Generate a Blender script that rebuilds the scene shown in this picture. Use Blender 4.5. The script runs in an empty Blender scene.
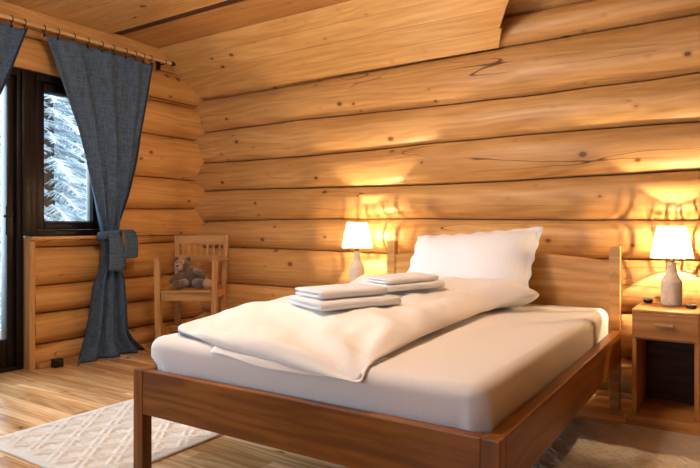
import bpy, bmesh, math, random
from mathutils import Vector, Matrix, noise
random.seed(7)
PI = math.pi
S = bpy.context.scene
C = S.collection
def R(a): return math.radians(a)
def lerp(a, b, t): return a + (b - a) * t
def interp(x, pts):
    if x <= pts[0][0]: return pts[0][1]
    for (a, fa), (b, fb) in zip(pts, pts[1:]):
        if x <= b: return lerp(fa, fb, (x - a) / (b - a))
    return pts[-1][1]
def smooth(a, b, x):
    t = max(0, min(1, (x - a) / (b - a))); return t * t * (3 - 2 * t)
def nz(x, y, z=0): return noise.noise(Vector((x, y, z)))

# ------------------------------------------------------------------ materials
class NT:
    def __init__(self, name):
        self.m = bpy.data.materials.new(name); self.m.use_nodes = True
        self.t = self.m.node_tree; self.t.nodes.clear()
        self.out = self.n('ShaderNodeOutputMaterial')
    def n(self, typ, **kw):
        nd = self.t.nodes.new(typ)
        for k, v in kw.items():
            if k in nd.inputs.keys(): nd.inputs[k].default_value = v
            else: setattr(nd, k, v)
        return nd
    def l(self, a, b): self.t.links.new(a, b)
    def math(self, op, a, b=None, c=None):
        nd = self.n('ShaderNodeMath', operation=op)
        for i, v in enumerate((a, b, c)):
            if v is None: continue
            if isinstance(v, (int, float)): nd.inputs[i].default_value = v
            else: self.l(v, nd.inputs[i])
        return nd.outputs[0]
    def mix(self, f, a, b, blend='MIX'):
        nd = self.n('ShaderNodeMix', data_type='RGBA', blend_type=blend)
        for s, v in ((nd.inputs[0], f), (nd.inputs[6], a), (nd.inputs[7], b)):
            if isinstance(v, (int, float)): s.default_value = v
            elif isinstance(v, tuple): s.default_value = v if len(v) == 4 else v + (1,)
            else: self.l(v, s)
        return nd.outputs[2]
    def maprange(self, v, a, b, c=0, d=1):
        nd = self.n('ShaderNodeMapRange', interpolation_type='SMOOTHSTEP')
        self.l(v, nd.inputs[0])
        for i, x in enumerate((a, b, c, d)): nd.inputs[i + 1].default_value = x
        return nd.outputs[0]
    def scaled(self, vec, s):
        nd = self.n('ShaderNodeVectorMath', operation='MULTIPLY'); self.l(vec, nd.inputs[0]); nd.inputs[1].default_value = s
        return nd.outputs[0]
    def principled(self, color, rough=0.5, spec=0.4, bump=None, bs=0.3, bd=0.01, **kw):
        p = self.n('ShaderNodeBsdfPrincipled')
        if isinstance(color, tuple): p.inputs['Base Color'].default_value = color if len(color) == 4 else color + (1,)
        else: self.l(color, p.inputs['Base Color'])
        if isinstance(rough, (int, float)): p.inputs['Roughness'].default_value = rough
        else: self.l(rough, p.inputs['Roughness'])
        p.inputs['Specular IOR Level'].default_value = spec
        for k, v in kw.items(): p.inputs[k.replace('_', ' ')].default_value = v
        if bump is not None:
            b = self.n('ShaderNodeBump', Strength=bs, Distance=bd); self.l(bump, b.inputs['Height']); self.l(b.outputs[0], p.inputs['Normal'])
        self.l(p.outputs[0], self.out.inputs[0])
        return p

def wood(name, axis, light, dark, rough=0.45, knots=1.0, cracks=0.0, spec=0.35, tintamt=0.25, knot_scale=8.5, con=1.0, knotcol=(0.12, 0.035, 0.01)):
    k = NT(name)
    co = k.n('ShaderNodeTexCoord').outputs['Object']
    at = k.n('ShaderNodeAttribute', attribute_name='tint', attribute_type='GEOMETRY').outputs['Fac']
    off = k.n('ShaderNodeVectorMath', operation='SCALE'); off.inputs[0].default_value = (31.7, 17.3, 23.9); k.l(at, off.inputs['Scale'])
    ad = k.n('ShaderNodeVectorMath', operation='ADD'); k.l(co, ad.inputs[0]); k.l(off.outputs[0], ad.inputs[1])
    v = ad.outputs[0]
    # gentle warp so the grain wanders
    w = k.n('ShaderNodeTexNoise', Scale=2.2, Detail=2.0); k.l(v, w.inputs['Vector'])
    ws = k.n('ShaderNodeVectorMath', operation='SCALE'); k.l(w.outputs['Color'], ws.inputs[0]); ws.inputs['Scale'].default_value = 0.05
    v2n = k.n('ShaderNodeVectorMath', operation='ADD'); k.l(v, v2n.inputs[0]); k.l(ws.outputs[0], v2n.inputs[1]); v2 = v2n.outputs[0]
    st = [1.0, 1.0, 1.0]; st[axis] = 0.045
    g = k.n('ShaderNodeTexNoise', Scale=48.0, Detail=3.0, Roughness=0.6); k.l(k.scaled(v2, tuple(st)), g.inputs['Vector'])
    st2 = [1.0, 1.0, 1.0]; st2[axis] = 0.16
    b = k.n('ShaderNodeTexNoise', Scale=8.0, Detail=3.0); k.l(k.scaled(v2, tuple(st2)), b.inputs['Vector'])
    st5 = [1.0, 1.0, 1.0]; st5[axis] = 0.07
    rb = k.n('ShaderNodeTexNoise', Scale=4.5, Detail=1.0); k.l(k.scaled(v2, tuple(st5)), rb.inputs['Vector'])
    ring = k.math('ADD', k.math('MULTIPLY', k.math('SINE', k.math('MULTIPLY', rb.outputs['Fac'], 85.0)), 0.5), 0.5)
    f = k.math('ADD', k.math('ADD', k.math('MULTIPLY', g.outputs['Fac'], 0.55), k.math('MULTIPLY', b.outputs['Fac'], 0.45)), k.math('MULTIPLY', ring, 0.16 if con == 1 else 0.12))
    f = k.maprange(f, 0.58 - 0.18 / con, 0.58 + 0.18 / con)
    col = k.mix(f, dark, light)
    # knots
    st3 = [1.0, 1.0, 1.0]; st3[axis] = 0.7
    vo = k.n('ShaderNodeTexVoronoi', Scale=knot_scale); k.l(k.scaled(v, tuple(st3)), vo.inputs['Vector'])
    sep = k.n('ShaderNodeSeparateColor'); k.l(vo.outputs['Color'], sep.inputs[0])
    rad = k.math('MULTIPLY', k.math('SUBTRACT', sep.outputs[0], 0.12), 0.18)
    edge = k.math('SUBTRACT', rad, vo.outputs['Distance'])
    kn = k.maprange(edge, -0.012, 0.03)
    halo = k.maprange(edge, -0.13, 0.0)
    col = k.mix(k.math('MULTIPLY', halo, 0.35 * knots), col, tuple(x * 0.7 for x in dark))
    col = k.mix(k.math('MULTIPLY', kn, 0.85 * knots), col, knotcol)
    height = g.outputs['Fac']
    if cracks:
        st4 = [1.0, 1.0, 1.0]; st4[axis] = 0.06
        c = k.n('ShaderNodeTexNoise', Scale=6.0, Detail=1.0); k.l(k.scaled(v2, tuple(st4)), c.inputs['Vector'])
        ln = k.maprange(k.math('ABSOLUTE', k.math('SUBTRACT', c.outputs['Fac'], 0.5)), 0.0, 0.005, 1, 0)
        mk = k.n('ShaderNodeTexNoise', Scale=1.7); k.l(v, mk.inputs['Vector'])
        cm = k.math('MULTIPLY', ln, k.maprange(mk.outputs['Fac'], 0.45, 0.57))
        col = k.mix(k.math('MULTIPLY', cm, cracks), col, (0.10, 0.035, 0.012))
    # whole-piece tint
    tf = k.n('ShaderNodeMath', operation='FRACT'); k.l(k.math('MULTIPLY', at, 7.31), tf.inputs[0])
    br = k.math('ADD', 1.0 - tintamt / 2, k.math('MULTIPLY', tf.outputs[0], tintamt))
    cb = k.n('ShaderNodeCombineColor')
    k.l(br, cb.inputs[0]); k.l(k.math('POWER', br, 1.25), cb.inputs[1]); k.l(k.math('POWER', br, 1.6), cb.inputs[2])
    col = k.mix(1.0, col, cb.outputs[0], 'MULTIPLY')
    k.principled(col, rough, spec, height, 0.12, 0.004)
    return k.m

def cloth(name, col, scale=350, rough=0.85, bs=0.25, var=0.06, stripe=None, wrinkle=0.0, wscale=9, transl=0.0, sheen=0.2, bd=0.002):
    k = NT(name)
    co = k.n('ShaderNodeTexCoord').outputs['Object']
    n1 = k.n('ShaderNodeTexNoise', Scale=float(scale), Detail=2.0); k.l(co, n1.inputs['Vector'])
    f = k.math('MULTIPLY', k.maprange(n1.outputs['Fac'], 0.3, 0.7), var)
    c = k.mix(f, col, tuple(x * 0.35 for x in col))
    h = n1.outputs['Fac']
    rg = rough
    if stripe:
        ax, per = stripe
        sx = k.n('ShaderNodeSeparateXYZ'); k.l(co, sx.inputs[0])
        fr = k.math('FRACT', k.math('DIVIDE', sx.outputs[ax], per))
        s = k.math('GREATER_THAN', fr, 0.5)
        c = k.mix(k.math('MULTIPLY', s, 0.02), c, tuple(x * 0.45 for x in col))
        rg = k.math('SUBTRACT', rough, k.math('MULTIPLY', s, 0.15))
    if wrinkle:
        n2 = k.n('ShaderNodeTexNoise', Scale=float(wscale), Detail=3.0, Distortion=0.6); k.l(co, n2.inputs['Vector'])
        h = k.math('ADD', k.math('MULTIPLY', h, 0.06), k.math('MULTIPLY', n2.outputs['Fac'], wrinkle))
        bd = 0.03
    p = k.principled(c, rg, 0.2, h, bs, bd, Sheen_Weight=sheen)
    if transl:
        t = k.n('ShaderNodeBsdfTranslucent'); k.l(c, t.inputs['Color'])
        ms = k.n('ShaderNodeMixShader', Fac=transl); k.l(p.outputs[0], ms.inputs[1]); k.l(t.outputs[0], ms.inputs[2]); k.l(ms.outputs[0], k.out.inputs[0])
    return k.m

def plain(name, col, rough=0.5, spec=0.4, metal=0.0):
    k = NT(name)
    co = k.n('ShaderNodeTexCoord').outputs['Object']
    n1 = k.n('ShaderNodeTexNoise', Scale=40.0, Detail=2.0); k.l(co, n1.inputs['Vector'])
    c = k.mix(k.math('MULTIPLY', n1.outputs['Fac'], 0.2), col, tuple(x * 0.6 for x in col))
    k.principled(c, rough, spec, n1.outputs['Fac'], 0.05, 0.002, Metallic=metal)
    return k.m

LL, LD = (0.66, 0.39, 0.155), (0.42, 0.205, 0.062)
M = {}
M['log_x'] = wood('log wood along back', 0, LL, LD, 0.42, 1.0, 1.0, 0.35, 0.16, 8.5, 0.55)
M['log_y'] = wood('log wood along side', 1, (0.62, 0.345, 0.115), (0.41, 0.18, 0.05), 0.42, 1.0, 0.9, 0.35, 0.18, 8.5, 0.55)
M['ceil'] = wood('ceiling boards', 0, (0.70, 0.43, 0.175), (0.49, 0.255, 0.08), 0.45, 1.0, 0.0, 0.3, 0.14, 8.5, 0.6)
M['floor'] = wood('floor boards', 0, (0.82, 0.58, 0.32), (0.52, 0.26, 0.09), 0.2, 1.0, 0.0, 0.5, 0.6, 6.0, 0.85)
BL, BD = (0.31, 0.108, 0.012), (0.16, 0.048, 0.005)
M['bed_x'] = wood('varnished bed wood across', 0, BL, BD, 0.35, 0.9, 0.0, 0.4, 0.1)
M['bed_y'] = wood('varnished bed wood lengthwise', 1, BL, BD, 0.35, 0.9, 0.0, 0.4, 0.1)
M['bed_z'] = wood('varnished bed wood upright', 2, BL, BD, 0.35, 0.6, 0.0, 0.4, 0.1)
M['head'] = wood('headboard wood', 0, (0.74, 0.42, 0.14), (0.54, 0.26, 0.065), 0.35, 0.8, 0.0, 0.4, 0.1)
NL, ND = (0.68, 0.35, 0.11), (0.47, 0.20, 0.05)
M['night_x'] = wood('nightstand wood across', 0, NL, ND, 0.4, 0.5)
M['night_z'] = wood('nightstand wood upright', 2, NL, ND, 0.4, 0.5)
M['chair_x'] = wood('chair wood across', 0, (0.55, 0.29, 0.09), (0.38, 0.17, 0.045), 0.45, 0.2)
M['chair_z'] = wood('chair wood upright', 2, (0.55, 0.29, 0.09), (0.38, 0.17, 0.045), 0.45, 0.2)
M['trim_z'] = wood('trim wood upright', 2, (0.58, 0.32, 0.12), (0.44, 0.22, 0.075), 0.4, 0.3)
M['trim_y'] = wood('trim wood along side', 1, (0.58, 0.32, 0.12), (0.44, 0.22, 0.075), 0.4, 0.3)
M['trim_x'] = wood('trim wood along back', 0, (0.58, 0.32, 0.12), (0.44, 0.22, 0.075), 0.4, 0.3)
M['rodwood'] = wood('pale rod wood', 1, (0.70, 0.48, 0.25), (0.58, 0.36, 0.16), 0.4, 0.0)
M['frame'] = wood('dark window frame wood', 2, (0.012, 0.006, 0.005), (0.006, 0.003, 0.003), 0.35, 0.0, 0.0, 0.25)
M['shadow_wood'] = wood('shadow dark board', 0, (0.10, 0.045, 0.02), (0.06, 0.025, 0.012), 0.6, 0.0)  # dark brown that paints shade into recesses
M['deck'] = wood('weathered deck wood', 1, (0.40, 0.20, 0.11), (0.26, 0.12, 0.06), 0.7, 0.3)
M['sheet'] = cloth('white striped sheet', (0.80, 0.77, 0.75), 500, 0.85, 0.25, 0.03, (0, 0.022), 0.5, 7, 0.0, 0.1)
M['duvet'] = cloth('white duvet cotton', (0.82, 0.79, 0.76), 500, 0.7, 0.22, 0.03, None, 0.45, 8, 0.0, 0.1)
M['pillow'] = cloth('white pillow cotton', (0.86, 0.89, 0.95), 500, 0.6, 0.2, 0.03, (0, 0.022), 0.4, 9, 0.0, 0.1)
M['towel'] = cloth('white terry towel', (0.82, 0.80, 0.79), 420, 0.95, 0.7, 0.10, None, 0, 9, 0, 0.5, 0.004)
def linen(name, col):
    k = NT(name)
    co = k.n('ShaderNodeTexCoord').outputs['Object']
    a = k.n('ShaderNodeTexNoise', Scale=200.0, Detail=3.0); k.l(k.scaled(co, (1, 1, .05)), a.inputs['Vector'])
    b = k.n('ShaderNodeTexNoise', Scale=200.0, Detail=3.0); k.l(k.scaled(co, (.2, .05, 1)), b.inputs['Vector'])
    f = k.math('MULTIPLY', k.math('ADD', a.outputs['Fac'], b.outputs['Fac']), 0.5)
    c = k.mix(k.maprange(f, 0.38, 0.62), tuple(x * .68 for x in col), tuple(x * 1.3 for x in col))
    p = k.principled(c, 0.95, 0.05, f, 0.4, 0.004)
    t = k.n('ShaderNodeBsdfTranslucent'); k.l(c, t.inputs['Color'])
    ms = k.n('ShaderNodeMixShader', Fac=0.22); k.l(p.outputs[0], ms.inputs[1]); k.l(t.outputs[0], ms.inputs[2]); k.l(ms.outputs[0], k.out.inputs[0])
    return k.m
M['curtain'] = linen('blue grey linen', (0.088, 0.135, 0.205))
M['curtain_hem'] = cloth('dark navy hem', (0.02, 0.026, 0.045), 260, 0.9, 0.5, 0.3)
M['iron'] = plain('black iron', (0.02, 0.018, 0.018), 0.45, 0.5, 0.6)
M['black'] = plain('black glazed', (0.010, 0.009, 0.009), 0.2, 0.5)
M['glassy'] = plain('grey clear lid', (0.45, 0.42, 0.40), 0.1, 0.6)
M['twine'] = cloth('pale cream twine', (0.86, 0.78, 0.64), 160, 0.9, 0.8, 0.3, (2, 0.008), 0, 9, 0, 0.2, 0.004)
M['cream'] = plain('cream bottle neck', (0.75, 0.66, 0.52), 0.5)
M['brass'] = plain('brass socket', (0.22, 0.13, 0.05), 0.35, 0.5, 0.8)
M['rug'] = cloth('cream wool rug', (0.78, 0.73, 0.65), 240, 0.95, 0.8, 0.25, None, 0, 9, 0, 0.3, 0.006)
M['rugtan'] = cloth('tan wool rug', (0.56, 0.46, 0.33), 240, 0.95, 0.8, 0.25, None, 0, 9, 0, 0.3, 0.006)
M['plush'] = cloth('brown plush', (0.13, 0.065, 0.032), 180, 1.0, 0.9, 0.5, None, 0, 9, 0, 0.6, 0.006)
M['plush_pale'] = cloth('pale tan plush', (0.42, 0.25, 0.15), 180, 1.0, 0.8, 0.3, None, 0, 9, 0, 0.6, 0.006)
M['snow'] = plain('snow', (0.82, 0.87, 0.92), 0.8, 0.2)
M['needle'] = plain('frosted needles', (0.36, 0.47, 0.52), 0.8, 0.2)
M['bark'] = plain('bark', (0.10, 0.07, 0.055), 0.9, 0.1)
def glass():
    k = NT('window glass')
    t = k.n('ShaderNodeBsdfTransparent'); t.inputs[0].default_value = (0.93, 0.97, 0.98, 1)
    g = k.n('ShaderNodeBsdfGlossy', Roughness=0.02)
    fr = k.n('ShaderNodeFresnel', IOR=1.35)
    ms = k.n('ShaderNodeMixShader'); k.l(fr.outputs[0], ms.inputs[0]); k.l(t.outputs[0], ms.inputs[1]); k.l(g.outputs[0], ms.inputs[2])
    k.l(ms.outputs[0], k.out.inputs[0]); return k.m
M['glass'] = glass()
def shade_mat():
    k = NT('pleated lamp shade fabric')
    t = k.n('ShaderNodeBsdfTranslucent'); t.inputs[0].default_value = (0.50, 0.44, 0.34, 1)
    d = k.n('ShaderNodeBsdfDiffuse'); d.inputs[0].default_value = (0.88, 0.80, 0.68, 1)
    ms = k.n('ShaderNodeMixShader', Fac=0.45); k.l(t.outputs[0], ms.inputs[1]); k.l(d.outputs[0], ms.inputs[2])
    tr = k.n('ShaderNodeBsdfTransparent'); tr.inputs[0].default_value = (1, 0.93, 0.82, 1)
    m2 = k.n('ShaderNodeMixShader', Fac=0.30); k.l(ms.outputs[0], m2.inputs[1]); k.l(tr.outputs[0], m2.inputs[2])
    k.l(m2.outputs[0], k.out.inputs[0]); return k.m
M['shade'] = shade_mat()
def bulb_mat(strength):
    k = NT('glowing bulb')
    e = k.n('ShaderNodeEmission', Strength=strength); e.inputs[0].default_value = (1.0, 0.74, 0.45, 1)
    k.l(e.outputs[0], k.out.inputs[0]); return k.m
BULB = 52000.0
M['bulb'] = bulb_mat(BULB)

# ------------------------------------------------------------------ mesh helpers
def new(): return bmesh.new()
def box(bm, a, b, bev=0.0, seg=2, rot=None, tint=None):
    a, b = Vector(a), Vector(b)
    r = bmesh.ops.create_cube(bm, size=1.0)
    vs = r['verts']; c, d = (a + b) / 2, b - a
    for v in vs: v.co = Vector((v.co.x * d.x, v.co.y * d.y, v.co.z * d.z))
    if bev:
        es = list({e for v in vs for e in v.link_edges})
        r2 = bmesh.ops.bevel(bm, geom=es, offset=bev, segments=seg, profile=0.6, affect='EDGES')
        vs = list({v for f in r2['faces'] for v in f.verts} | {v for v in vs if v.is_valid})
    vs = [v for v in vs if v.is_valid]
    for v in vs:
        if rot: v.co = rot @ v.co
        v.co += c
    if tint is not None:
        ly = bm.faces.layers.float.get('tint') or bm.faces.layers.float.new('tint')
        for f in {f for v in vs for f in v.link_faces}: f[ly] = tint
    return vs
def loft(bm, rings, cap=True, closed=True, loop=False):
    rows = [[bm.verts.new(p) for p in r] for r in rings]
    n = len(rows[0]); fs = []
    prs = list(zip(rows, rows[1:])) + ([(rows[-1], rows[0])] if loop else [])
    for A, B in prs:
        for i in range(n if closed else n - 1):
            j = (i + 1) % n
            fs.append(bm.faces.new((A[i], A[j], B[j], B[i])))
    if cap and closed and not loop:
        fs.append(bm.faces.new(rows[0][::-1])); fs.append(bm.faces.new(rows[-1]))
    return fs
def lathe(bm, prof, c=(0, 0, 0), n=32, flute=0.0, nf=0, cap=True):
    rings = []
    for r, z in prof:
        rings.append([(c[0] + (r + flute * (i % 2 if nf else 0)) * math.cos(2 * PI * i / n), c[1] + (r + flute * (i % 2 if nf else 0)) * math.sin(2 * PI * i / n), c[2] + z) for i in range(n)])
    loft(bm, rings, cap)
def tube(bm, pts, rad, n=10, cap=True):
    pts = [Vector(p) for p in pts]; rings = []
    rads = rad if isinstance(rad, (list, tuple)) else [rad] * len(pts)
    up = Vector((0, 0, 1))
    for i, p in enumerate(pts):
        t = (pts[min(i + 1, len(pts) - 1)] - pts[max(i - 1, 0)]).normalized()
        s = t.cross(up)
        if s.length < 0.05: s = t.cross(Vector((0, 1, 0)))
        s.normalize(); u = s.cross(t)
        rings.append([p + (s * math.cos(2 * PI * k / n) + u * math.sin(2 * PI * k / n)) * rads[i] for k in range(n)])
    loft(bm, rings, cap)
def torus(bm, c, R0, r, axis='z', n=28, m=8, a0=0, a1=2 * PI):
    full = abs(a1 - a0 - 2 * PI) < 1e-6
    rings = []
    for i in range(n if full else n + 1):
        a = a0 + (a1 - a0) * i / n; ring = []
        for j in range(m):
            b = 2 * PI * j / m; rr = R0 + r * math.cos(b)
            p = (rr * math.cos(a), rr * math.sin(a), r * math.sin(b))
            if axis == 'y': p = (p[0], p[2], p[1])
            if axis == 'x': p = (p[2], p[0], p[1])
            ring.append(Vector(p) + Vector(c))
        rings.append(ring)
    loft(bm, rings, cap=not full, loop=full)
def ellipsoid(bm, c, r, rot=None, u=20, v=14, fuzz=0.0):
    res = bmesh.ops.create_uvsphere(bm, u_segments=u, v_segments=v, radius=1.0)
    for w in res['verts']:
        p = Vector((w.co.x * r[0], w.co.y * r[1], w.co.z * r[2]))
        if fuzz: p *= 1 + fuzz * nz(w.co.x * 5, w.co.y * 5, w.co.z * 5)
        if rot: p = rot @ p
        w.co = p + Vector(c)
def grid(bm, nu, nv, fn, closed=False):
    rows = [[bm.verts.new(fn(i / nu, j / nv)) for i in range(nu + 1)] for j in range(nv + 1)]
    for A, B in zip(rows, rows[1:]):
        for i in range(nu): bm.faces.new((A[i], A[i + 1], B[i + 1], B[i]))
    return rows
def obj(name, bm, mat, parent=None, shade='auto', origin=None):
    me = bpy.data.meshes.new(name)
    bmesh.ops.recalc_face_normals(bm, faces=bm.faces[:])
    o = bpy.data.objects.new(name, me); C.objects.link(o)
    org = Vector(origin) if origin is not None else None
    if org is not None:
        for v in bm.verts: v.co -= org
    bm.to_mesh(me); bm.free()
    me.materials.append(M[mat])
    if shade != 'flat':
        for p in me.polygons: p.use_smooth = True
        if shade == 'auto': me.set_sharp_from_angle(angle=R(38))
    if parent:
        o.parent = parent
    elif org is not None: o.location = org
    return o
def tag(o, label, cat, group=None, kind=None):
    o['label'] = label; o['category'] = cat
    if group: o['group'] = group
    if kind: o['kind'] = kind
    return o
def thing(name, label, cat, loc=(0, 0, 0), rotz=0, group=None):
    o = bpy.data.objects.new(name, None); C.objects.link(o); o.empty_display_size = 0.1
    o.location = loc; o.rotation_euler = (0, 0, rotz)
    return tag(o, label, cat, group)
def struct(o): o['kind'] = 'structure'; return o
def copy_tree(o, parent=None):
    c = o.copy(); C.objects.link(c)
    if parent: c.parent = parent
    for ch in list(o.children): copy_tree(ch, c)
    return c

# ------------------------------------------------------------------ room shell
XL, YB, XR, YF, ZC = -4.21, 3.86, 2.6, -3.2, 2.495
def log_wall(name, mapf, s0, s1, seams, mat, openings=(), bulge=0.08, back=0.24, ds=0.07, seed=0, wob=0.012):
    """mapf(s, depth, z): depth > 0 towards the room"""
    bm = new(); ly = bm.faces.layers.float.new('tint')
    rnd = random.Random(seed)
    sp = [(rnd.uniform(0, 6), rnd.uniform(0.5, 1.1), rnd.uniform(0.4, 1.0)) for _ in seams]
    def zs(i, s):
        if i == 0 or i == len(seams) - 1: return seams[i]
        p, f, a = sp[i]
        return seams[i] + wob * a * math.sin(f * s * 1.6 + p) + 0.004 * nz(s * 3.1, i * 7.7, seed)
    for i in range(len(seams) - 1):
        tint = rnd.random(); bl = bulge * rnd.uniform(0.85, 1.12)
        cuts = sorted({seams[i], seams[i + 1]} | {z for o in openings for z in o[2:4] if seams[i] < z < seams[i + 1]})
        for lo, hi in zip(cuts, cuts[1:]):
            mid = (lo + hi) / 2
            ivs = [(s0, s1)]
            for a, b, za, zb in openings:
                if za < mid < zb:
                    nv = []
                    for u, v in ivs:
                        if b <= u or a >= v: nv.append((u, v)); continue
                        if a > u: nv.append((u, a))
                        if b < v: nv.append((b, v))
                    ivs = nv
            for u, v in ivs:
                n = max(2, int((v - u) / ds)); rings = []
                for k in range(n + 1):
                    s = lerp(u, v, k / n)
                    za, zb = zs(i, s), zs(i + 1, s)
                    l = za if lo == seams[i] else lo
                    h = zb if hi == seams[i + 1] else hi
                    ring = []
                    NP = 14
                    if lo == seams[i]: ring.append(mapf(s, -0.05, l + 0.004))
                    for q in range(NP + 1):
                        z = lerp(l + 0.0045, h - 0.0045, 0.5 - 0.5 * math.cos(PI * q / NP))
                        t = (z - za) / (zb - za)
                        e = abs(2 * t - 1)
                        dpt = bl * (1 - min(1, e) ** 2.9) + 0.009 * nz(s * 1.6, z * 5, seed + i * 3.3) + 0.003 * nz(s * 2.5, z * 34, seed + i)
                        ring.append(mapf(s, dpt, z))
                    if hi == seams[i + 1]: ring.append(mapf(s, -0.05, h - 0.004))
                    ring.append(mapf(s, -back, h - 0.002)); ring.append(mapf(s, -back, l + 0.002))
                    rings.append(ring)
                for f in loft(bm, rings): f[ly] = tint
    # solid core behind the seams so no daylight leaks between the logs
    zlo, zhi = seams[0], seams[-1]
    zc = sorted({zlo, zhi} | {z for o in openings for z in o[2:4] if zlo < z < zhi})
    for lo, hi in zip(zc, zc[1:]):
        mid = (lo + hi) / 2; ivs = [(s0, s1)]
        for a, b, za, zb in openings:
            if za < mid < zb:
                ivs = [w for u, v in ivs for w in ([(u, v)] if (b <= u or a >= v) else [x for x in ((u, a), (b, v)) if x[1] > x[0]])]
        for u, v in ivs:
            ps = [[mapf(s, d, z) for d, z in ((-back + 0.01, lo), (-0.06, lo), (-0.06, hi), (-back + 0.01, hi))] for s in (u, v)]
            loft(bm, ps)
    return struct(obj(name, bm, mat))
log_wall('wall_back', lambda s, d, z: (s, YB - d, z), -4.36, XR + 0.1, [0, 0.22, 0.49, 0.80, 1.045, 1.305, 1.577, 1.85, 2.165, 2.36, 2.62], 'log_x', seed=3, wob=0.014, bulge=0.066)
# side wall with the garden door and the window beside it
DY0, DY1, WY1, OZ, SZ = 0.55, 2.245, 2.90, 2.09, 0.92
log_wall('wall_left', lambda s, d, z: (XL + d, s, z), YF, YB + 0.15, [0, 0.16, 0.385, 0.57, 0.86, 1.148, 1.41, 1.785, 2.075, 2.33, 2.62], 'log_y',
         openings=[(DY0, DY1 + .042, -0.01, SZ), (DY0, DY1, SZ, OZ), (DY1, WY1, SZ, OZ)], seed=11, bulge=0.075)
log_wall('wall_right', lambda s, d, z: (XR - d, s, z), YF, YB, [0, 0.3, 0.58, 0.87, 1.15, 1.43, 1.7, 1.98, 2.26, 2.6], 'log_y', seed=5, ds=0.25)
WB = (-2.9, -0.6, 0.8, 2.1)
log_wall('wall_front', lambda s, d, z: (s, YF + d, z), XL - 0.1, XR, [0, 0.3, 0.58, 0.87, 1.15, 1.43, 1.7, 1.98, 2.26, 2.6], 'log_x', openings=[WB], seed=8, ds=0.25)
# floor boards
bm = new(); y = YF - 0.05; rnd = random.Random(4)
while y < YB + 0.05:
    w = 0.098; x = XL - 0.25 - rnd.uniform(0, 1.2)
    while x < XR + 0.1:
        L = rnd.uniform(0.5, 1.5)
        x0, x1 = max(x, XL - 0.25), min(x + L, XR + 0.1)
        if x1 > x0 + 0.01: box(bm, (x0 + .0006, y + .0008, -0.03), (x1 - .0006, y + w - .0008, 0), tint=rnd.random())
        x += L
    y += w
struct(obj('floor', bm, 'floor', shade='flat'))
# ceiling: level boards, then boards sloping down to the wall
bm = new(); y = YF - 0.05
while y < 2.87:
    box(bm, (XL - 0.2, y + .0012, ZC), (XR + 0.1, min(y + 0.138, 2.905), ZC + 0.03), 0.003, 1, tint=rnd.random()); y += 0.1392
box(bm, (-1.35, 3.3, ZC), (XR + 0.1, YB + 0.1, ZC + 0.03), 0.003, 1, tint=0.3)
A, B = Vector((0, 3.33, 2.50)), Vector((0, 3.81, 2.165))
dv = B - A; L = dv.length; dv.normalize(); nrm = Vector((0, -dv.z, dv.y))
if nrm.z < 0: nrm = -nrm
ly = bm.faces.layers.float.get('tint')
for k in range(4):
    p0, p1 = A + dv * (L * k / 4 + 0.001), A + dv * (L * (k + 1) / 4 - 0.001)
    th = 0.028 - 0.004 * (k % 2)
    e = (-1.02, -1.12, -1.215, -1.30, -1.36)
    r0 = [Vector((-4.36, p.y, p.z)) for p in (p0, p1, p1 + nrm * th, p0 + nrm * th)]
    ov = 0.012 if k == 3 else 0
    r1 = [Vector((x + ov, p.y, p.z)) for x, p in ((e[k], p0), (e[k + 1], p1), (e[k + 1], p1 + nrm * th), (e[k], p0 + nrm * th))]
    t = rnd.random()
    for f in loft(bm, [r0, r1]): f[ly] = t
box(bm, (XL - 0.2, 2.75, ZC + 0.115), (XR + 0.1, YB + 0.2, ZC + 0.14), tint=.5)
struct(obj('ceiling', bm, 'ceil', shade='flat'))
bm = new(); rings = []
for k in range(40):
    x = lerp(-4.3, XR + 0.05, k / 39); w = 0.006 * nz(x * 1.2, 2)
    rings.append([(x, 2.975, 2.604), (x, 2.972 + w, 2.525), (x, 2.985 + w, 2.511), (x, 3.1, 2.502 + w * .5), (x, 3.22, 2.496), (x, 3.33, 2.497), (x, 3.36, 2.52), (x, 3.36, 2.604)])
loft(bm, rings)
struct(obj('trim_1', bm, 'trim_x'))
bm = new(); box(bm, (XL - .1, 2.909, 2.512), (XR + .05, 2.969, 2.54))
struct(obj('gap_shadow_strip', bm, 'shadow_wood', shade='flat'))  # dark strip standing in for the shadow line between boards and beam
bm = new(); box(bm, (-4.19, 2.30, 0), (-4.105, 3.80, 0.035), 0.006)
struct(obj('baseboard_left', bm, 'trim_y', shade='flat'))
bm = new(); box(bm, (-4.1, 3.765, 0), (XR - 0.08, 3.80, 0.03), 0.006)
struct(obj('baseboard_back', bm, 'trim_x', shade='flat'))
# upright board that ends the logs at the door
bm = new(); box(bm, (-4.40, DY1 + 0.001, 0), (-4.135, DY1 + 0.040, SZ - 0.017), 0.003)
struct(obj('trim_2', bm, 'trim_z', shade='flat'))

def frame_rect(bm, x0, x1, y0, y1, z0, z1, w, bev=0.006, wb=None):
    wb = wb or w
    box(bm, (x0, y0, z0), (x1, y0 + w, z1), bev); box(bm, (x0, y1 - w, z0), (x1, y1, z1), bev)
    box(bm, (x0, y0 + w, z1 - w), (x1, y1 - w, z1), bev); box(bm, (x0, y0 + w, z0), (x1, y1 - w, z0 + wb), bev)
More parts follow.
